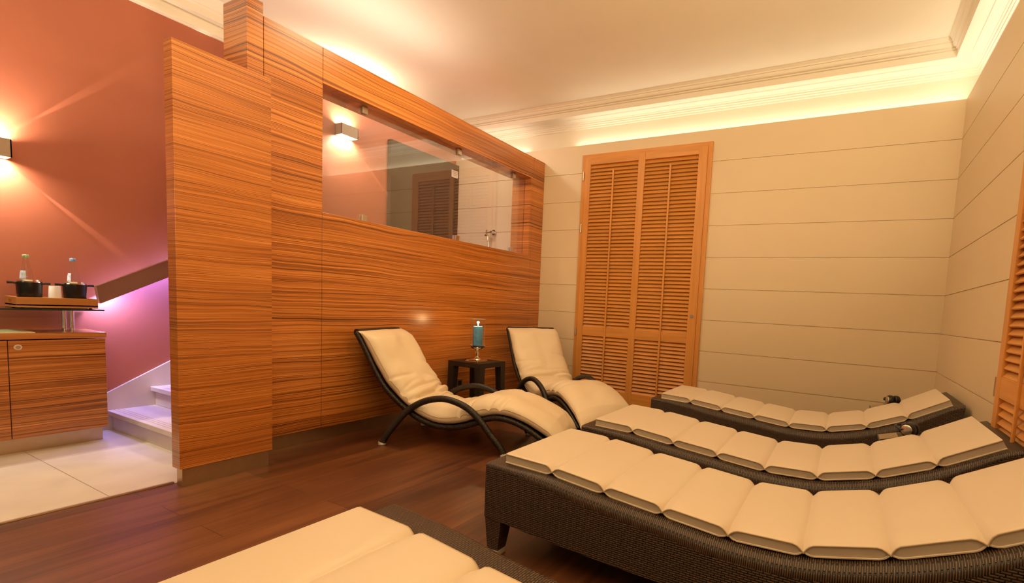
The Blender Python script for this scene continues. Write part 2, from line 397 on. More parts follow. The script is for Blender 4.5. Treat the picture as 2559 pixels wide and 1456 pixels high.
# ------------------------------------------------------------------ louvre doors
def louvre_door(name, P, lab, W0=0., W1=1.50, top=2.825, mx=False):
    """built in (u,d,z): u along wall, d into the room; P maps to world"""
    root = empty(name, P(W0+(W1-W0)/2, 0, 0)); struct(root, lab, 'door')
    up, lev = M['cedar'], (M['cedary'] if mx else M['cedarx'])
    def bx(nm, m, u0, u1, z0, z1, d0, d1, par=root, bev=.002):
        a, b = P(u0, d0, z0), P(u1, d1, z1); q = MB(); q.box(*a, *b, bev=bev); return q.build(nm, m, par)
    bx('frame_jamb', up, W0, W0+.045, .0, top, .0, .030); bx('frame_jamb', up, W1-.045, W1, .0, top, .0, .030); bx('frame_head', lev, W0+.045, W1-.045, top-.040, top, .0, .030)
    leaf = bx('door_leaf', up, W0+.045, W0+.115, .012, top-.040, .0, .044)
    u = W0+.115; pw = .586; mid = .077
    cols = [(u, u+pw), (u+pw+mid, u+pw+mid+pw)]
    ur = cols[1][1]
    bx('stile', up, cols[0][1], cols[1][0], .012, top-.040, .0, .044, leaf); bx('stile', up, ur, W1-.045, .012, top-.040, .0, .044, leaf)
    for (a, b) in cols:
        bx('top_rail', lev, a, b, 2.706, top-.040, .0, .042, leaf); bx('mid_rail', lev, a, b, .768, .869, .0, .042, leaf); bx('bottom_rail', lev, a, b, .012, .155, .0, .042, leaf)
        for z0, z1 in ((.155, .768), (.869, 2.706)):
            q = MB(); n = round((z1-z0)/.0398); p = (z1-z0)/n
            for k in range(n):
                zc = z0+(k+.5)*p
                # slat section tilted down towards the room
                pr = [(.035, zc-.0235), (.039, zc-.018), (.010, zc+.0205), (.005, zc+.019), (.005, zc+.014)]
                vs = [P(a+.001, d, z) for d, z in pr]+[P(b-.001, d, z) for d, z in pr]; m_ = len(pr)
                q.add(vs, [list(range(m_)), list(range(m_, 2*m_))]+[(i, (i+1) % m_, m_+(i+1) % m_, m_+i) for i in range(m_)])
            q.build('louver_slats', lev, leaf)
        bx('shutter_backing', M['cedar'], a, b, .155, 2.706, .0005, .003, leaf, 0)
        c = (a+b)/2
        for z0, z1 in ((.125, 2.638),): bx('tilt_rod', up, c-.010, c+.010, z0, z1, .041, .054, leaf, .003)
    for z in (2.585, 2.0, .812, .2):
        q = MB(); q.tube([P(W0+.022, .036, z-.048), P(W0+.022, .036, z+.048)], .009, 10); q.build('hinge', M['satin'], root)
    q = MB(); a = P(W1-.092, .044, 1.06); b = P(W1-.092, .052, 1.06); q.tube([a, b], .019, 20); c = P(W1-.092, .056, 1.06); q.tube([b, c], .011, 16)
    q.build('lock', M['satin'], leaf)
    return root
louvre_door('door_1', lambda u, d, z: (-3.559+u, -d, z), 'orange timber louvred door in the far panelled wall')
louvre_door('door_2', lambda u, d, z: (-d, -3.475+1.5-u, z), 'orange timber louvred door at the end of the side wall', mx=True)

# dark glass door on the stair landing, seen through the window
dd = empty('door_3', (XL+.03, -.55, .888)); struct(dd, 'dark tinted glass door on the landing wall seen through the glazed opening', 'door')
box_obj('leaf', M['tinted'], (XL+.002, -1.085, .89, XL+.06, -.004, 2.872), dd)
# small sign and call point on it
s1 = empty('wall_sign', (XL+.062, -.085, 2.75), 0, 'small pale framed sign at the top of the dark glass door', 'sign')
box_obj('plate', M['white'], (XL+.0605, -.14, 2.70, XL+.068, -.03, 2.79), s1)
for k in range(3): box_obj('printed_line', plain('grey_print', (.3, .25, .22), .6), (XL+.068, -.12, 2.728+.02*k, XL+.0688, -.05+.01*k, 2.734+.02*k), s1)

# ------------------------------------------------------------------ stairs
st = empty('staircase', (-4.93, -3.5, 0)); struct(st, 'pale limestone stairs climbing along the terracotta wall', 'stairs')
RI, GO, Y1 = .148, .255, -3.515
for k in range(6):
    y = Y1+k*GO; z = RI*(k+1)
    q = MB(); q.box(XL+.024, y+.03, z-RI, PB-.008, y+GO+.03 if k < 5 else -.001, z-.034); q.box(XL+.024, y, z-.034, PB-.008, y+GO+.03 if k < 5 else -.001, z, .003)
    o = q.build('step', M['stair'], st)
    for j in range(3):
        box_obj('tread_groove', M['piping'], (XL+.03, y+.035+.022*j, z, PB-.01, y+.039+.022*j, z+.0008), o)
q = MB(); ye = Y1+5*GO
q.prism([(-3.64, .0), (-3.64, .205), (ye, .205+(ye+3.64)*.553), (-.001, .205+(ye+3.64)*.553), (-.001, .0)], 'X', XL+.0005, XL+.023)
q.build('stair_skirting', M['stair'], st)

# handrail with led strip below
hr = empty('handrail', (-5.39, -3.58, 0), 0, 'flat bronze handrail along the terracotta wall with violet light under it', 'handrail')
sl = .553; y0, y1 = -3.583, -2.25; L = y1-y0
def rz(y, z): return z+sl*(y-y0)
q = MB(); q.prism([(y0, 1.055), (y1, rz(y1, 1.055)), (y1, rz(y1, .93)), (y0+.014, .938)], 'X', -5.374, -5.360); q.build('face_plate', M['rail'], hr)
q = MB(); q.prism([(y0, 1.055), (y1, rz(y1, 1.055)), (y1, rz(y1, 1.062)), (y0, 1.062)], 'X', -5.400, -5.358); q.build('top_cap', M['satin'], hr)
q = MB(); q.prism([(y0-.006, 1.058), (y0, 1.058), (y0+.014, .938), (y0+.008, .938)], 'X', -5.402, -5.358); q.build('end_plate', M['rail'], hr)
for t in (.35, 1.15):
    q = MB(); q.tube([(-5.38, y0+t, rz(y0+t, 1.03)), (XL, y0+t, rz(y0+t, 1.03))], .012, 10); q.build('bracket', M['steel'], hr)
def aim(o, d): o.rotation_euler = Vector(d).to_track_quat('-Z', 'Y').to_euler()
def area(name, loc, d, sx, sy, W, c, shape='RECTANGLE', spread=180, roll=None):
    l = D.lights.new(name, 'AREA'); l.shape = shape; l.size = sx
    if shape in ('RECTANGLE', 'ELLIPSE'): l.size_y = sy
    l.energy = W; l.color = c; l.spread = radians(spread)
    o = D.objects.new(name, l); COL.objects.link(o); o.location = loc; aim(o, d); return o
def strip(name, a, b, d, w, W, c):
    """thin area light between a and b facing d"""
    a, b, d = Vector(a), Vector(b), Vector(d).normalized(); x = (b-a).normalized(); z = -d; z = (z-x*z.dot(x)).normalized(); y = z.cross(x)
    l = D.lights.new(name, 'AREA'); l.shape = 'RECTANGLE'; l.size = (b-a).length; l.size_y = w; l.energy = W; l.color = c
    o = D.objects.new(name, l); COL.objects.link(o)
    m = Matrix((x, y, z)).transposed().to_4x4(); m.translation = (a+b)/2; o.matrix_world = m; return o
def spot(name, loc, d, ang, W, c, blend=.1, r=.004):
    l = D.lights.new(name, 'SPOT'); l.spot_size = radians(ang); l.spot_blend = blend; l.energy = W; l.color = c; l.shadow_soft_size = r
    o = D.objects.new(name, l); COL.objects.link(o); o.location = loc; aim(o, d); return o
VIO = (.10, .11, 1.)
strip('rail_led', (-5.425, y0+.03, rz(y0+.03, .985)), (-5.425, y1, rz(y1, .985)), (.03, .0, -1), .02, 16., VIO)
strip('rail_led_start', (-5.44, y0+.0, rz(y0, .975)), (-5.44, y0+.10, rz(y0+.10, .975)), (.03, .0, -1), .02, 5.2, (.45, .40, 1.))
strip('rail_led_floor', (-5.39, y0+.03, rz(y0+.03, .985)), (-5.39, y1, rz(y1, .985)), (1, -.35, -.7), .02, 26., (.20, .27, 1.)).data.spread = radians(100)

# ------------------------------------------------------------------ wall sconces
def sconce(y, z, lab):
    root = empty('wall_sconce', (XL, y, z), 0, lab, 'wall lamp', 'box wall lamps on the terracotta wall')
    w, h, d = .095, .055, .105; x0, x1 = XL+.001, XL+d; t = .006
    q = MB(); q.box(x0, y-w, z-h, x0+t, y+w, z+h); q.box(x1-t, y-w, z-h, x1, y+w, z+h); q.box(x0, y-w, z-h, x1, y-w+t, z+h); q.box(x0, y+w-t, z-h, x1, y+w, z+h)
    q.build('housing', M['sconce'], root)
    for s_ in (-1, 1):
        a = 43 if s_ > 0 else 47
        l = spot('sconce_beam', (XL+.05, y, z), (-.05, 0, s_), 2*a+2, SC_W, SC_C, .5 if s_ > 0 else .25); l.parent = root; l.location = (.05, 0, 0)
        l = area('sconce_glow', (XL+.05, y, z+s_*.02), (-.1, 0, s_), .14, .07, SC_G, SC_C); l.parent = root; l.location = (.05, 0, s_*.02)
        for e in (-1, 1):
            A = radians(a); l = spot('sconce_edge_beam', (0, 0, 0), (-.03, e*sin(A), s_*cos(A)), 4.4, SC_E, SC_C, .9, .002); l.parent = root; l.location = (.021, 0, 0)
            l = spot('sconce_edge_beam', (0, 0, 0), (-.10, e*sin(A), s_*cos(A)), 7., 30., SC_C, .9, .002); l.parent = root; l.location = (.021, 0, 0)
    return root
M['sconce'] = plain('bronze_housing', (.34, .25, .17), .45, .3, .03)
SC_W, SC_G, SC_E, SC_C = 21., 13., 160., (1., .86, .68)
sconce(-4.03, 1.885, 'box shaped bronze wall lamp cut by the frame edge above the cabinet')
sconce(-1.63, 2.768, 'box shaped bronze wall lamp seen through the glass pane in the partition')

# ------------------------------------------------------------------ cabinet, counter, shelf
cb = empty('base_cabinet', (-5.33, -4.1, 0), 0, 'striped veneer base cabinet with round lock on a steel plinth', 'cabinet')
box_obj('carcass', M['veneer2'], (XL+.001, -5.6, .102, -5.19, -3.614, .7), cb)
for a, b in ((-5.6, -4.047), (-4.043, -3.612)):
    dr = box_obj('door', M['veneer2'], (-5.188, a, .102, -5.168, b, .708), cb, .001)
    q = MB(); yy = a+.038 if a > -5 else a+.05
    q.tube([(-5.168, yy, .667), (-5.163, yy, .667)], .017, 20); o = q.build('lock', M['cap'], dr); q = MB(); q.tube([(-5.163, yy, .667), (-5.161, yy, .667)], .0105, 16); q.build('lock_core', M['steel'], o)
box_obj('plinth', M['steel'], (-5.45, -5.6, 0, -5.235, -3.62, .102), cb)
ct = box_obj('counter_top', M['veneer2'], (XL+.001, -5.6, .714, -5.162, -3.606, .752), None, .004)
tag(ct, 'striped veneer worktop lying on the base cabinet', 'worktop')
bd = box_obj('pale_board', M['mat'], (-5.45, -4.6, .7525, -5.17, -3.93, .757), None); tag(bd, 'pale flat board lying on the worktop at the frame edge', 'board')
gs = empty('glass_shelf', (-5.33, -3.8, .752), 0, 'tinted glass shelf on paired steel posts above the worktop', 'shelf')
q = MB(); q.box(-5.50, -5.4, .892, -5.202, -3.603, .902); q.build('shelf_plate', M['shelf'], gs)
q = MB(); q.box(-5.2018, -5.4, .892, -5.2, -3.602, .902); q.box(-5.50, -3.603, .892, -5.2, -3.6015, .902); q.build('shelf_edge', M['shelf_edge'], gs)
for y in (-3.752, -3.716):
    q = MB(); q.tube([(-5.36, y, .7525), (-5.36, y, .892)], .0125, 18); q.build('post', M['chrome'], gs)
# tray
tr = empty('serving_tray', (-5.33, -3.8, .9025), 0, 'bamboo serving tray on the glass shelf carrying two black buckets', 'tray')
tx0, tx1, ty0, ty1, tz0, tz1 = -5.46, -5.25, -3.985, -3.617, .906, .970
box_obj('tray_base', M['tray'], (tx0, ty0, tz0+.012, tx1, ty1, tz0+.02), tr)
box_obj('tray_side', M['tray'], (tx1-.012, ty0, tz0, tx1, ty1, tz1), tr, .001); box_obj('tray_side', M['tray'], (tx0, ty0, tz0, tx0+.012, ty1, tz1), tr, .001)
for y in (ty0, ty1-.012):
    q = MB(); q.box(tx0+.012, y, tz0, tx1-.012, y+.012, tz0+.028); q.box(tx0+.012, y, tz0+.046, tx1-.012, y+.012, tz1)
    q.box(tx0+.012, y, tz0+.028, tx0+.07, y+.012, tz0+.046); q.box(tx1-.07, y, tz0+.028, tx1-.012, y+.012, tz0+.046); q.build('tray_end', M['tray'], tr)
for y in (ty0+.03, ty1-.03):
    for x in (tx0+.03, tx1-.03):
        q = MB(); q.tube([(x, y, .9022), (x, y, .907)], .008, 12); q.build('foot', M['dark'], tr)
tz = tz0+.0205
def bucket(y, lab):
    r = .058; root = empty('wine_bucket', (-5.345, y, tz), 0, lab, 'bucket', 'black buckets on the bamboo tray')
    q = MB(); q.lathe([(r*.86, 0), (r*.90, .004), (r, .135), (r*.955, .135), (r*.85, .01), (0, .01)], (-5.345, y, tz)); q.build('bowl', M['iron'], root)
    q = MB(); q.lathe([(r*.95, .134), (r*.98, .143), (r*.90, .153), (r*.62, .157), (r*.60, .150), (r*.9, .137)], (-5.345, y, tz)); q.build('lid_ring', M['chrome'], root)
    for s_ in (-1, 1):
        q = MB(); q.tube([(-5.345, y+s_*(r-.004), tz+.128), (-5.345, y+s_*(r+.012), tz+.131), (-5.345, y+s_*(r+.034), tz+.131)], [.007, .007, .0085], 10); q.build('handle', M['iron'], root)
    return root
bucket(-3.905, 'black lidded bucket on the tray farther from the handrail, holding a green capped bottle')
bucket(-3.700, 'black lidded bucket on the tray beside the handrail, holding a blue capped bottle')
def bottle(y, cap, lab, tilt):
    z0 = tz+.0105; c = (-5.345, y, z0)
    root = empty('water_bottle', c, 0, lab, 'bottle', 'glass water bottles standing in the buckets')
    q = MB(); q.lathe([(.027, 0), (.029, .006), (.029, .15), (.0265, .18), (.018, .225), (.0125, .26), (.0118, .275), (.0115, .285)], c); q.build('glass_body', M['glass'], root)
    q = MB(); q.lathe([(.015, .278), (.0155, .283), (.0155, .295), (.013, .299), (0, .2995)], c, 20); q.build('cap', M[cap], root)
    q = MB(); n = 10; vs = []; fs = []
    for i in range(n+1):
        a = -1.9+1.6*i/n+tilt
        for z, rr in ((.148, .0297), (.178, .0275), (.198, .0240)): vs.append((c[0]+rr*cos(a), c[1]+rr*sin(a), z0+z))
    for i in range(n):
        for k in range(2): fs.append((i*3+k, i*3+k+1, i*3+k+4, i*3+k+3))
    q.add(vs, fs, None, True); q.build('paper_label', M['label'], root, fix=False)
bottle(-3.915, 'green', 'clear glass water bottle with green cap in a black bucket', 0)
bottle(-3.705, 'blue', 'clear glass water bottle with blue cap in a black bucket', -.4)
q = MB(); c = (-5.30, -3.805, tz); prof = [(.034, 0), (.0345, .012), (.0325, .013)]
q.lathe([(.036, 0), (.0365, .004), (.034, .006), (.0345, .012), (.0325, .014), (.026, .118), (.025, .120), (0, .12)], c); cu = q.build('plastic_cups', M['white'], None, c)
tag(cu, 'stack of white plastic cups upside down between the two buckets', 'cups')

# ------------------------------------------------------------------ wave loungers
PXs = [-1.97, -1.733, -1.493, -1.253, -1.013, -.773, -.536, -.315, -.095]
PZs = [.419, .410, .383, .359, .336, .344, .403, .497, .622]
X0 = -2.035
px = [x-X0 for x in PXs]
zp = interp([0]+px+[2.0], [.421]+PZs+[.680]) if False else interp(px, PZs)
LW, PWD, INS, XE = .661, .557, .052, 2.0
def ztop(x): return (zp(x) if x > px[0] else PZs[0]+(px[0]-x)*.02)-.016 if x < px[-1] else PZs[-1]-.016+(x-px[-1])*.5*.6
def zbot(x):
    t = x/XE; return .168-.048*sin(pi*min(1, t*1.0))
def make_lounger(label):
    root = empty('wave_lounger', (X0, 0, 0), 0, label, 'lounger', 'wicker wave loungers in a row'); root['_o'] = (0, 0, 0)
    # woven body
    q = MB(); n = 60; xs = [XE*i/n for i in range(n+1)]
    def section(x, inset=0.):
        zt, zb = ztop(x), zbot(x); a = inset; w_ = min(1., max(0., x/.5)); w_ = w_*w_*(3-2*w_); w2 = min(1., max(0., (XE-x)/.35)); r = .014+.034*w_*w2
        S = [(a, zb), (a, zt-r)]
        for k in range(1, 7): an = pi/2*k/6; S.append((a+r*1.0-r*1.0*cos(an), zt-r+r*sin(an)))
        S += [(LW-b, z) for b, z in reversed([(p, z) for p, z in S[1:]])]+[(LW-a, zb)]
        return S
    secs = [section(x) for x in xs]; m_ = len(secs[0]); fs = []; uv = []
    arc = [0.]
    for i in range(n): arc.append(arc[-1]+hypot(xs[i+1]-xs[i], ztop(xs[i+1])-ztop(xs[i])))
    vs = [(x, y, z) for x, S in zip(xs, secs) for y, z in S]
    per = [0.]
    for k in range(m_-1): per.append(per[-1]+hypot(secs[0][k+1][0]-secs[0][k][0], secs[0][k+1][1]-secs[0][k][1]))
    for i in range(n):
        for k in range(m_-1):
            fs.append((i*m_+k, i*m_+k+1, (i+1)*m_+k+1, (i+1)*m_+k))
            if k in (0, m_-2):      # side skirts: level rows of weave
                uv.append([(xs[i], vs[i*m_+k][2]), (xs[i], vs[i*m_+k+1][2]), (xs[i+1], vs[(i+1)*m_+k+1][2]), (xs[i+1], vs[(i+1)*m_+k][2])])
            else:                   # rim and bed: strands run across
                uv.append([(per[k]*1.25, arc[i]*1.15), (per[k+1]*1.25, arc[i]*1.15), (per[k+1]*1.25, arc[i+1]*1.15), (per[k]*1.25, arc[i+1]*1.15)])
    for i, flip in ((0, 0), (n, 1)):   # end faces
        f = [i*m_+k for k in range(m_)]; u = [(secs[i][k][0], secs[i][k][1]) for k in range(m_)]
        fs.append(f[::-1] if not flip else f); uv.append(u[::-1] if not flip else u)
    for i in range(n): fs.append((i*m_, (i+1)*m_, (i+1)*m_+m_-1, i*m_+m_-1)); uv.append(None)
    q.add(vs, fs, uv, True); q.build('woven_frame', M['wick'], root, (0, 0, 0), sharp=50)
    # legs with metal caps
    for ex in (0, 1):
        for ey in (0, 1):
            def leg_sec(w, z, off):
                a0 = off if not ex else XE-off-w; b0 = off if not ey else LW-off-w
                return [(a0, b0, z), (a0+w, b0, z), (a0+w, b0+w, z), (a0, b0+w, z)]
            zt = zbot(0 if not ex else XE)+.012
            q = MB(); a = leg_sec(.088, zt, .0015); b = leg_sec(.056, .022, .012); uvs = []
            F = [(0, 1, 5, 4), (1, 2, 6, 5), (2, 3, 7, 6), (3, 0, 4, 7), (0, 3, 2, 1), (4, 5, 6, 7)]
            for _ in range(4): uvs.append([(0, zt), (.088, zt), (.07, .02), (.012, .02)])
            uvs += [None, None]
            q.add(a+b, F, uvs); lg = q.build('leg', M['wick'], root, (0, 0, 0))
            q = MB(); a = leg_sec(.060, .0225, .010); b = leg_sec(.058, .0, .011); q.add(a+b, F); q.build('foot_cap', M['cap'], lg, (0, 0, 0))
    # eight-section pad
    q = MB(); rows = []; A = [0, .015, .04, .08, .13, .2, .35, .5, .65, .8, .87, .92, .96, .985]
    st_ = []
    for i in range(8):
        for a in A: st_.append((i, a))
    st_.append((7, 1.))
    ny = [0, .006, .02, .06, .16, .5, .84, .94, .98, .994, 1.]
    rings = []; edge_t = []; edge_b = []; edge_t2 = []
    for i, a in st_:
        p0 = Vector((px[i], PZs[i])); p1 = Vector((px[i+1], PZs[i+1])); c = p0.lerp(p1, a)
        tg = (p1-p0).normalized()
        if a < .5 and i > 0: t2 = (Vector((px[i], PZs[i]))-Vector((px[i-1], PZs[i-1]))).normalized(); tg = (tg*(.5+a)+t2*(.5-a)).normalized()
        if a >= .5 and i < 7: t2 = (Vector((px[i+2], PZs[i+2]))-Vector((px[i+1], PZs[i+1]))).normalized(); tg = (tg*(1.5-a)+t2*(a-.5)).normalized()
        nn = Vector((-tg.y, tg.x))
        d0 = a if i > 0 else 1.; d1 = 1-a if i < 7 else 1.; d = min(d0, d1)
        f = 1-(1-min(1, d/.16))**2.4; fb = 1-(1-min(1, d/.15))**2.2
        top = .002+.025*f; bot = .001-.016*fb; bulge = .004*sin(pi*a)
        R = []
        for j, y in enumerate(ny):
            e = min(y, 1-y); rr = 1-(1-min(1, e/.02))**2
            mid = min(1, e/.09); mid = mid*mid*(3-2*mid)
            h = top+bulge*min(1, e/.2)-.003*(1-rr)+(1-f)*.018*mid
            pt = c+nn*h; R.append((pt.x, INS+y*PWD, pt.y))
        B = [(c+nn*bot).x, (c+nn*bot).y]
        R += [(B[0], INS+PWD-.004, B[1]), (B[0], INS+.004, B[1])]
        rings.append(R)
        e0 = c+nn*(top-.004); edge_t.append((e0.x, INS-.0005, e0.y)); edge_t2.append((e0.x, INS+PWD+.0005, e0.y)); eb = c+nn*(bot+.002); edge_b.append((eb.x, INS+.002, eb.y))
    m_ = len(rings[0]); vs = [v for R in rings for v in R]; fs = []
    for i in range(len(rings)-1):
        for k in range(m_): k2 = (k+1) % m_; fs.append((i*m_+k, i*m_+k2, (i+1)*m_+k2, (i+1)*m_+k))
    fs += [list(range(m_))[::-1], [(len(rings)-1)*m_+k for k in range(m_)]]
    q.add(vs, fs, None, True); pd = q.build('pad', M['pad'], root, (0, 0, 0), sharp=48)
    q = MB(); q.tube(edge_t, .0028, 6); q.build('piping', M['piping'], pd, (0, 0, 0)); q = MB(); q.tube(edge_t2, .0028, 6); q.build('piping', M['piping'], pd, (0, 0, 0))
    q = MB(); q.tube(edge_b, .0035, 6); q.build('bottom_piping', M['pad'], pd, (0, 0, 0))
    return root
lng = make_lounger('wicker wave lounger standing along the far panelled wall')
lng.location = (X0, -1.413, 0)
for y, dx, lab in ((-2.55, .0, 'wicker wave lounger in the middle of the row, foot end by the white chaise'), (-3.393, 0., 'wicker wave lounger with its near front leg and steel foot in view'), (-4.55, .03, 'wicker lounger cut off by the bottom frame edge, only its foot end showing')):
    c = copy_tree(lng); c.location = (X0+dx, y, 0); c['label'] = lab
    if dx:
        for k in c.children:
            if k.name.startswith('pad'): k.location = (-.055, -.092, 0)

# ------------------------------------------------------------------ chaises with arched legs
RAIL = [(-.245, .822), (-.184, .722), (-.091, .55), (-.008, .425), (.084, .338), (.166, .275), (.266, .213), (.405, .169), (.561, .172), (.703, .216), (.80, .256), (.891, .268), (1.013, .242), (1.126, .189), (1.21, .135), (1.29, .085)]
ARCH = [(0, .018), (.018, .05), (.050, .100), (.121, .190), (.208, .282), (.324, .351), (.458, .381), (.573, .363), (.679, .313), (.767, .229), (.845, .136), (.904, .069), (.935, .018)]
CW = .62
def make_chaise(label):
    root = empty('chaise_lounge', (0, 0, 0), 0, label, 'chaise', 'white cushioned chaises with arched legs')
    rail = catmull([(s, z, 0) for s, z in RAIL], 4); arch = catmull([(s, z, 0) for s, z in ARCH], 4)
    q = MB()
    for t in (.035, CW-.035): q.tube([(p.x, t, p.y) for p in rail], .021, 12)
    q.tube([(rail[0].x, .035, rail[0].y), (rail[0].x, CW-.035, rail[0].y)], .021, 12); q.tube([(rail[-1].x, .035, rail[-1].y), (rail[-1].x, CW-.035, rail[-1].y)], .018, 12)
    sf = q.build('seat_frame', M['wickt'], root, (0, 0, 0))
    q = MB(); vs = []; fs = []; uv = []; ln = 0
    for i, p in enumerate(rail):
        vs += [(p.x, .04, p.y-.004), (p.x, CW-.04, p.y-.004)]
        if i:
            l2 = ln+(p-rail[i-1]).length; k = 2*i
            fs.append((k-2, k-1, k+1, k)); uv.append([(0, ln), (CW, ln), (CW, l2), (0, l2)]); ln = l2
    q.add(vs, fs, uv, True)
    sl_ = q.build('woven_sling', M['sling'], sf, (0, 0, 0), fix=False)
    so = sl_.modifiers.new('thick', 'SOLIDIFY'); so.thickness = .008
    for t in (0., CW):
        q = MB(); q.tube([(p.x, t, p.y) for p in arch], .024, 14); a = q.build('arched_leg', M['wickt'], root, (0, 0, 0))
        for s_, dx in ((0, -.006), (.935, .006)):
            q = MB(); q.lathe([(.024, 0), (.027, .003), (.027, .018), (.024, .024)], (s_+dx*.5, t, 0), 18); q.build('foot_cap', M['cap'], a, (0, 0, 0))
    # cushion
    BT = [(-.222, .838), (-.155, .715), (-.062, .560), (.025, .440), (.125, .350), (.230, .268), (.330, .222), (.433, .200), (.568, .212), (.700, .258), (.80, .290), (.906, .300), (1.03, .274), (1.13, .232), (1.242, .170), (1.345, .108)]
    cl = catmull([(s, z-.014, 0) for s, z in BT], 12); n = len(cl); nt_ = 44
    Ls = [0.]
    for i in range(1, n): Ls.append(Ls[-1]+(cl[i]-cl[i-1]).length)
    LT = Ls[-1]
    def thick(u):
        w = u*LT
        T = .108+.022*math.exp(-((w-.30)/.25)**2)+.028*math.exp(-((w-1.25)/.28)**2)+.016*math.exp(-((w-.62)/.14)**2)
        T *= min(1., (w/.10)**.5 if w < .10 else 1.)*min(1., ((LT-w)/.14)**.5 if LT-w < .14 else 1.)
        return max(T, .006)
    top = []; bot = []
    rnd = random.Random(3)
    folds = [(.60+.03*k+rnd.uniform(-.01, .01), rnd.uniform(-.5, .5), rnd.uniform(.006, .012), rnd.choice((0, 1, .5)), rnd.uniform(.012, .018)) for k in range(7)]
    folds += [(.36+.07*k, rnd.uniform(-1.2, .6), .006, 0 if k % 2 else 1, .014) for k in range(5)]
    folds += [(1.05+.075*k, rnd.uniform(.2, 1.), .007, 0 if k % 3 else 1, .013) for k in range(7)]
    for i, p in enumerate(cl):
        a = cl[max(0, i-1)]; b = cl[min(n-1, i+1)]; tg = (b-a).normalized(); nn = Vector((-tg.y, tg.x, 0)); u = Ls[i]/LT; T = thick(u); R = []; Rb = []
        for j in range(nt_+1):
            v = j/nt_; x = abs(2*v-1); prof = (1-x**3.6)**.62 if x < 1 else 0
            h = T*(.42+.58*prof) if 0 < j < nt_ else T*.42
            w = Ls[i]
            d = 0
            for (w0, sk, am, side, wd) in folds:
                ww = w-w0-sk*.05*sin(v*5)*1.2; fall = 1. if side == .5 else max(0, 1-abs(v-side)/.42)
                d += am*math.exp(-abs(ww/wd)**1.5)*fall*(2.3 if side == .5 else 2.8)
            nz = mnoise.noise(Vector((w*4.5, v*3.2, .3)))*.015+mnoise.noise(Vector((w*12, v*6, 2.3)))*.006
            h = h-d+nz*min(1, prof*1.3)
            h = max(h, .012)
            off = p+nn*h; y = .02+v*(CW-.04)
            y += (.5-v)*.02*(1-min(1, T/.08))
            R.append((off.x, y, off.y))
        for j, (yy, hh) in enumerate(((CW-.018, .26), (CW-.032, .07), (CW-.075, -.03), (CW/2, -.06), (.075, -.03), (.032, .07), (.018, .26))):
            bb = mnoise.noise(Vector((Ls[i]*9, yy*3, 5.)))*.006; ob = p+nn*(T*hh); Rb.append((ob.x, yy+(bb if yy < .1 else -bb if yy > .5 else 0), ob.y))
        top.append(R); bot.append(Rb)
    q = MB(); loops = [R+B for R, B in zip(top, bot)]; m_ = len(loops[0]); vs = [v for R in loops for v in R]; fs = []
    for i in range(n-1):
        for j in range(m_): j2 = (j+1) % m_; fs.append((i*m_+j, i*m_+j2, (i+1)*m_+j2, (i+1)*m_+j))
    fs += [list(range(m_))[::-1], [(n-1)*m_+j for j in range(m_)]]
    q.add(vs, fs, None, True); cu_ = q.build('cushion', M['cush'], root, (0, 0, 0), sharp=80)
    q = MB(); q.tube([Vector(R[0])+Vector((0, -.001, .0)) for R in top[2:-2]], .0022, 6); q.build('seam', M['piping'], cu_, (0, 0, 0))
    return root
ch1 = make_chaise('white cushioned chaise on dark arched legs, nearest to the camera beside the partition')
ch1.location = (-3.688, -2.579, 0); ch1.rotation_euler = (0, 0, radians(18.7))
ch2 = copy_tree(ch1); ch2['label'] = 'white cushioned chaise in the corner by the louvred door, behind the candle table'
ch2.location = (-3.75, -.94, 0); ch2.rotation_euler = (0, 0, radians(-29))

# ------------------------------------------------------------------ side table, candle
TX0, TX1, TY0, TY1, TZ = -3.985, -3.60, -1.625, -1.265, .533
tb = empty('side_table', ((TX0+TX1)/2, (TY0+TY1)/2, 0), 0, 'square dark wicker side table between the two chaises', 'side table')
def uvbox(q, x0, y0, z0, x1, y1, z1):
    vs = [(x, y, z) for z in (z0, z1) for y in (y0, y1) for x in (x0, x1)]
    F = [(0, 2, 3, 1), (4, 5, 7, 6), (0, 1, 5, 4), (2, 6, 7, 3), (0, 4, 6, 2), (1, 3, 7, 5)]; uv = []
    for i, f in enumerate(F): uv.append([((vs[k][0], vs[k][1]), (vs[k][0], vs[k][2]), (vs[k][1], vs[k][2]))[0 if i < 2 else 1 if i < 4 else 2] for k in f])
    q.add(vs, F, uv)
q = MB(); uvbox(q, TX0, TY0, TZ-.045, TX1, TY1, TZ); q.build('table_top', M['wick_d'] if 'wick_d' in M else M['sling'], tb)
def arch_apron(a, b, fixed, axis):
    q = MB(); n = 14; L_ = b-a; poly = []
    for i in range(n+1):
        t = i/n; s_ = a+L_*t; poly.append((s_, TZ-.046-.045*(abs(2*t-1)**5)))
    poly += [(b, TZ-.044), (a, TZ-.044)]
    q.prism(poly, axis, fixed-.012, fixed+.012); return q.build('apron', M['sling'], tb)
arch_apron(TX0+.05, TX1-.05, TY0+.03, 'Y'); arch_apron(TX0+.05, TX1-.05, TY1-.03, 'Y'); arch_apron(TY0+.05, TY1-.05, TX0+.03, 'X'); arch_apron(TY0+.05, TY1-.05, TX1-.03, 'X')
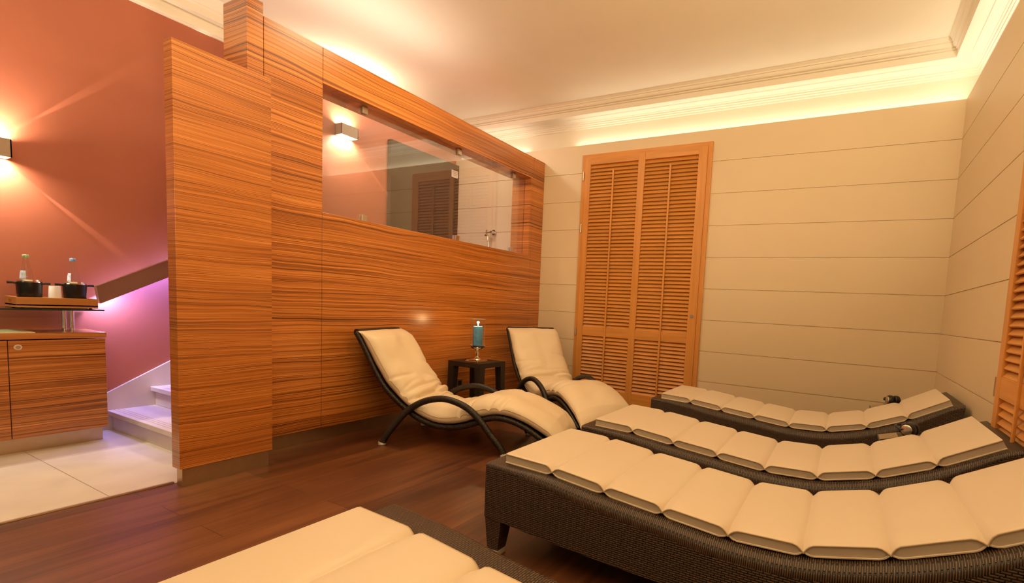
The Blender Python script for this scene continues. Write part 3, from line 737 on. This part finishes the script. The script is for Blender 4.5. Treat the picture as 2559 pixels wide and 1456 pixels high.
for x, ex in ((TX0, 1), (TX1, -1)):
    for y, ey in ((TY0, 1), (TY1, -1)):
        q = MB(); w0, w1 = .068, .046
        a = [(x, y), (x+ex*w0, y), (x+ex*w0, y+ey*w0), (x, y+ey*w0)]; b = [(x-ex*.004, y-ey*.004), (x+ex*w1, y-ey*.004), (x+ex*w1, y+ey*w1), (x-ex*.004, y+ey*w1)]
        q.add([(*p, TZ-.044) for p in a]+[(*p, .012) for p in b], [(0, 1, 5, 4), (1, 2, 6, 5), (2, 3, 7, 6), (3, 0, 4, 7), (0, 3, 2, 1), (4, 5, 6, 7)], [[(0, .5), (.07, .5), (.06, 0), (0, 0)]]*4+[None, None])
        lg = q.build('leg', M['sling'], tb)
        q = MB(); q.box(x, y, 0, x+ex*.044, y+ey*.044, .012); q.build('foot_cap', M['satin'], lg)
cx, cy, cz = -3.735, -1.515, TZ
hl = empty('hurricane_candle_holder', (cx, cy, cz), 0, 'silver hurricane candle holder with glass cylinder on the wicker side table', 'candle holder')
q = MB(); q.box(cx-.075, cy-.075, cz, cx+.075, cy+.075, cz+.012, .002); q.box(cx-.068, cy-.068, cz+.012, cx+.068, cy+.068, cz+.026, .002); q.build('base', M['chrome'], hl)
q = MB(); q.lathe([(.036, .026), (.034, .032), (.018, .040), (.012, .050), (.013, .060)], (cx, cy, cz), 24)
q.box(cx-.013, cy-.013, cz+.058, cx+.013, cy+.013, cz+.092, .002); q.lathe([(.012, .09), (.011, .10), (.016, .112), (.022, .118)], (cx, cy, cz), 24); q.build('stem', M['chrome'], hl)
q = MB(); q.lathe([(.020, .117), (.045, .124), (.068, .140), (.076, .158), (.073, .158), (.062, .144), (0, .142)], (cx, cy, cz), 36); q.build('bowl', M['chrome'], hl)
q = MB(); q.lathe([(.064, .146), (.068, .400), (.0655, .400), (.0615, .146)], (cx, cy, cz), 40); q.build('glass_cylinder', M['glass'], hl)
q = MB(); q.lathe([(.0685, .397), (.0690, .4015), (.0650, .4015), (.0650, .397)], (cx, cy, cz), 40); q.build('glass_rim', plain('rim_glass', (.8, .75, .65), .1, .4), hl)
cd = empty('candle', (cx, cy, cz+.142), 0, 'lit blue pillar candle inside the glass cylinder', 'candle')
q = MB(); prof = [(.043, .1425), (.0445, .147), (.0445, .322), (.0425, .331), (.030, .329), (0, .327)]; q.lathe(prof, (cx, cy, cz), 40); q.build('wax_body', M['wax'], cd)
q = MB(); q.tube([(cx, cy, cz+.325), (cx+.001, cy, cz+.341)], .0013, 6); q.build('wick', M['dark'], cd)
q = MB(); q.lathe([(.001, .336), (.0045, .342), (.0055, .350), (.0035, .362), (.0005, .374)], (cx, cy, cz), 12); q.build('flame', M['flame'], cd)
pl = D.lights.new('candle_light', 'POINT'); pl.energy = 2.2; pl.color = (1, .62, .26); pl.shadow_soft_size = .012
po = D.objects.new('candle_light', pl); COL.objects.link(po); po.location = (cx, cy, cz+.365)
# socket on the partition
so_ = empty('power_outlet', (PX, -1.39, .28), 0, 'double power outlet low on the striped partition behind the side table', 'outlet')
box_obj('plate', M['steel'], (PX+.0005, -1.465, .232, PX+.010, -1.318, .316), so_, .003)
for y in (-1.43, -1.355): box_obj('socket', M['dark'], (PX+.010, y-.022, .252, PX+.0115, y+.022, .298), so_)
# hose tap
tp = empty('hose_tap', (-4.86, -.001, 1.98), 0, 'chrome hose tap on the pale panelled wall behind the glass pane', 'tap')
q = MB(); q.tube([(-4.83, -.0005, 1.985), (-4.83, -.02, 1.985)], .034, 20); q.tube([(-4.83, -.02, 1.985), (-4.83, -.07, 1.985)], .014, 14); q.tube([(-4.83, -.055, 1.985), (-4.91, -.060, 1.985)], .013, 12); q.build('valve', M['chrome'], tp)
q = MB(); q.tube([(-4.905, -.06, 2.01), (-4.905, -.06, 1.94)], .014, 12); q.tube([(-4.93, -.06, 1.945), (-4.88, -.06, 1.945)], .012, 10); q.build('hose_holder', M['chrome'], tp)
q = MB(); q.tube([(-4.89, -.06, 1.94), (-4.888, -.05, 1.85), (-4.886, -.04, 1.7), (-4.88, -.03, 1.4)], .008, 10); q.build('hose', M['chrome'], tp)

# ------------------------------------------------------------------ headphone pedestals
def pedestal(x0, y0, lab, labh, rot):
    root = empty('control_pedestal', (x0+.11, y0+.08, 0), 0, lab, 'pedestal', 'dark headphone pedestals between the loungers')
    q = MB(); uvbox(q, x0, y0, 0, x0+.22, y0+.17, .415); q.build('woven_body', M['sling'], root)
    q = MB(); q.prism([(x0-.005, .415), (x0-.005, .430), (x0+.10, .462), (x0+.225, .462), (x0+.225, .415)], 'Y', y0-.005, y0+.175); t = q.build('sloped_top', M['dark'], root)
    q = MB(); q.prism([(x0+.002, .4338), (x0+.09, .4605), (x0+.088, .4622), (x0+.0, .4355)], 'Y', y0+.02, y0+.15); q.build('control_plate', M['satin'], root)
    c = Vector((x0+.145, y0+.085, .463))
    hp = empty('headphones', c, 0, labh, 'headphones', 'headphones resting on the pedestals')
    R = Matrix.Rotation(rot, 3, 'Z')
    for s_ in (-1, 1):
        ax = R @ (Matrix.Rotation(s_*pi/2, 3, 'Y'))
        o = c+R @ Vector((s_*.034, 0, .040)); 
        q = MB(); q.lathe([(.040, -.018), (.041, -.006), (.036, .004), (.030, .006)], o, 28, axis=ax); cup = q.build('ear_cup', M['dark'], hp)
        q = MB(); q.lathe([(.031, .004), (.030, .010), (.024, .014), (0, .015)], o, 28, axis=ax); q.build('silver_shell', M['satin'], cup)
        q = MB(); q.lathe([(.036, -.028), (.040, -.024), (.040, -.018)], o, 24, axis=ax); q.build('ear_cushion', M['iron'], cup)
    pts = [c+R @ Vector((.055*cos(a), .02+.055*sin(a)*.9, .040+.012*sin(a))) for a in [pi*k/14 for k in range(15)]]
    q = MB(); q.tube(pts, .006, 8); q.build('headband', M['iron'], hp)
pedestal(-.49, -.745, 'dark pedestal with sloped metal top behind the lounger at the far wall', 'silver and black headphones behind the lounger at the far wall', .3)
pedestal(-.49, -1.86, 'dark pedestal with sloped metal top between the two farther loungers', 'silver and black headphones between the two farther loungers', 1.1)

# ------------------------------------------------------------------ lights
COVE = (1., .93, .74)
for nm, a_, b_, dw, dr, k in (('back', (-3.72, .055, 2.944), (-.02, .055, 2.944), (0, .25, 1), (0, -.8, 1), 1.), ('right', (.055, -6.4, 2.944), (.055, -.02, 2.944), (.25, 0, 1), (-.8, 0, 1), 1.7)):
    strip('cove_'+nm, a_, b_, dw, .03, 2.3*k, COVE); strip('cove_'+nm+'_room', a_, b_, dr, .03, 4.4*k, COVE)
strip('cove_back_hall', (-5.4, .06, 2.944), (-4.4, .06, 2.944), (0, 0, 1), .035, 1.4, COVE)
WARM = (1., .765, .44)
for x, y, p in ((-3.25, -2.3, 22.), (-1.5, -2.2, 4.), (-2.7, -4.2, 6.)):
    area('ceiling_fill', (x, y, 3.36), (0, 0, -1), .6, .6, p, WARM, 'DISK')  # unseen overhead fill, added and placed to balance loungers, chaises and far wall
for x in (-1., -2.1, -3.2): area('rear_fill', (x, -6.2, 1.9), (0, .2, 1), .5, .3, 24., WARM)  # added upward fill behind the camera, lifts the ceiling
for y in (-3.5, -5.): area('side_fill', (-.16, y, 1.9), (-.4, .15, 1), .3, .5, 70., WARM)  # added fill by the right wall, out of view, brightens the ceiling
strip('partition_top_fill', (-4.27, -3.05, 2.797), (-4.27, -1.6, 2.797), (.1, 0, 1), .04, 6.2, (1., .94, .84))  # added strip light, no fixture seen, brightens the ceiling beside the partition
area('hall_downlight', (-4.7, -4.6, 3.36), (0, .1, -1), .4, .4, 7.5, (1., .92, .78), 'DISK')
area('landing_fill', (-4.85, -.95, 3.36), (0, 0, -1), .3, .3, 15., (1., .86, .74), 'DISK')  # added fill over the landing, brightens the walls behind the glass
w = D.worlds.new('room_ambience'); SC.world = w; w.use_nodes = True
w.node_tree.nodes['Background'].inputs[0].default_value = (1., .77, .48, 1); w.node_tree.nodes['Background'].inputs[1].default_value = .22

# ------------------------------------------------------------------ camera
cam = D.cameras.new('camera'); co = D.objects.new('camera', cam); COL.objects.link(co); SC.camera = co
a, b, c = .4746712727844779, -.08478591954377294, -.05335884256522285
Rz = Matrix.Rotation(a, 3, 'Z'); Rx = Matrix.Rotation(b, 3, 'X'); Ry = Matrix.Rotation(c, 3, 'Y')
Rm = Rz @ Rx @ Ry
right, fwd, upv = Rm @ Vector((1, 0, 0)), Rm @ Vector((0, 1, 0)), Rm @ Vector((0, 0, 1))
mw = Matrix((right, upv, -fwd)).transposed().to_4x4(); mw.translation = (-.71324681, -4.9942006, 1.09166435)
co.matrix_world = mw
cam.sensor_fit = 'HORIZONTAL'; cam.sensor_width = 36.; cam.lens = 1208.4533/2559*36.
cam.shift_x = -208.784/2559; cam.shift_y = 143.897/2559; cam.clip_start = .05
SC.view_settings.view_transform = 'Standard'; SC.view_settings.look = 'None'; SC.view_settings.exposure = 0.; SC.view_settings.gamma = 1.
SC.view_settings.use_curve_mapping = False
SC.cycles.use_denoising = True; SC.cycles.max_bounces = 8; SC.cycles.diffuse_bounces = 5; SC.cycles.glossy_bounces = 4; SC.cycles.transparent_max_bounces = 12
SC.cycles.use_adaptive_sampling = True; SC.cycles.adaptive_threshold = .035
SC.cycles.sample_clamp_indirect = 6.
for o in D.objects:
    if '_o' in o: del o['_o']
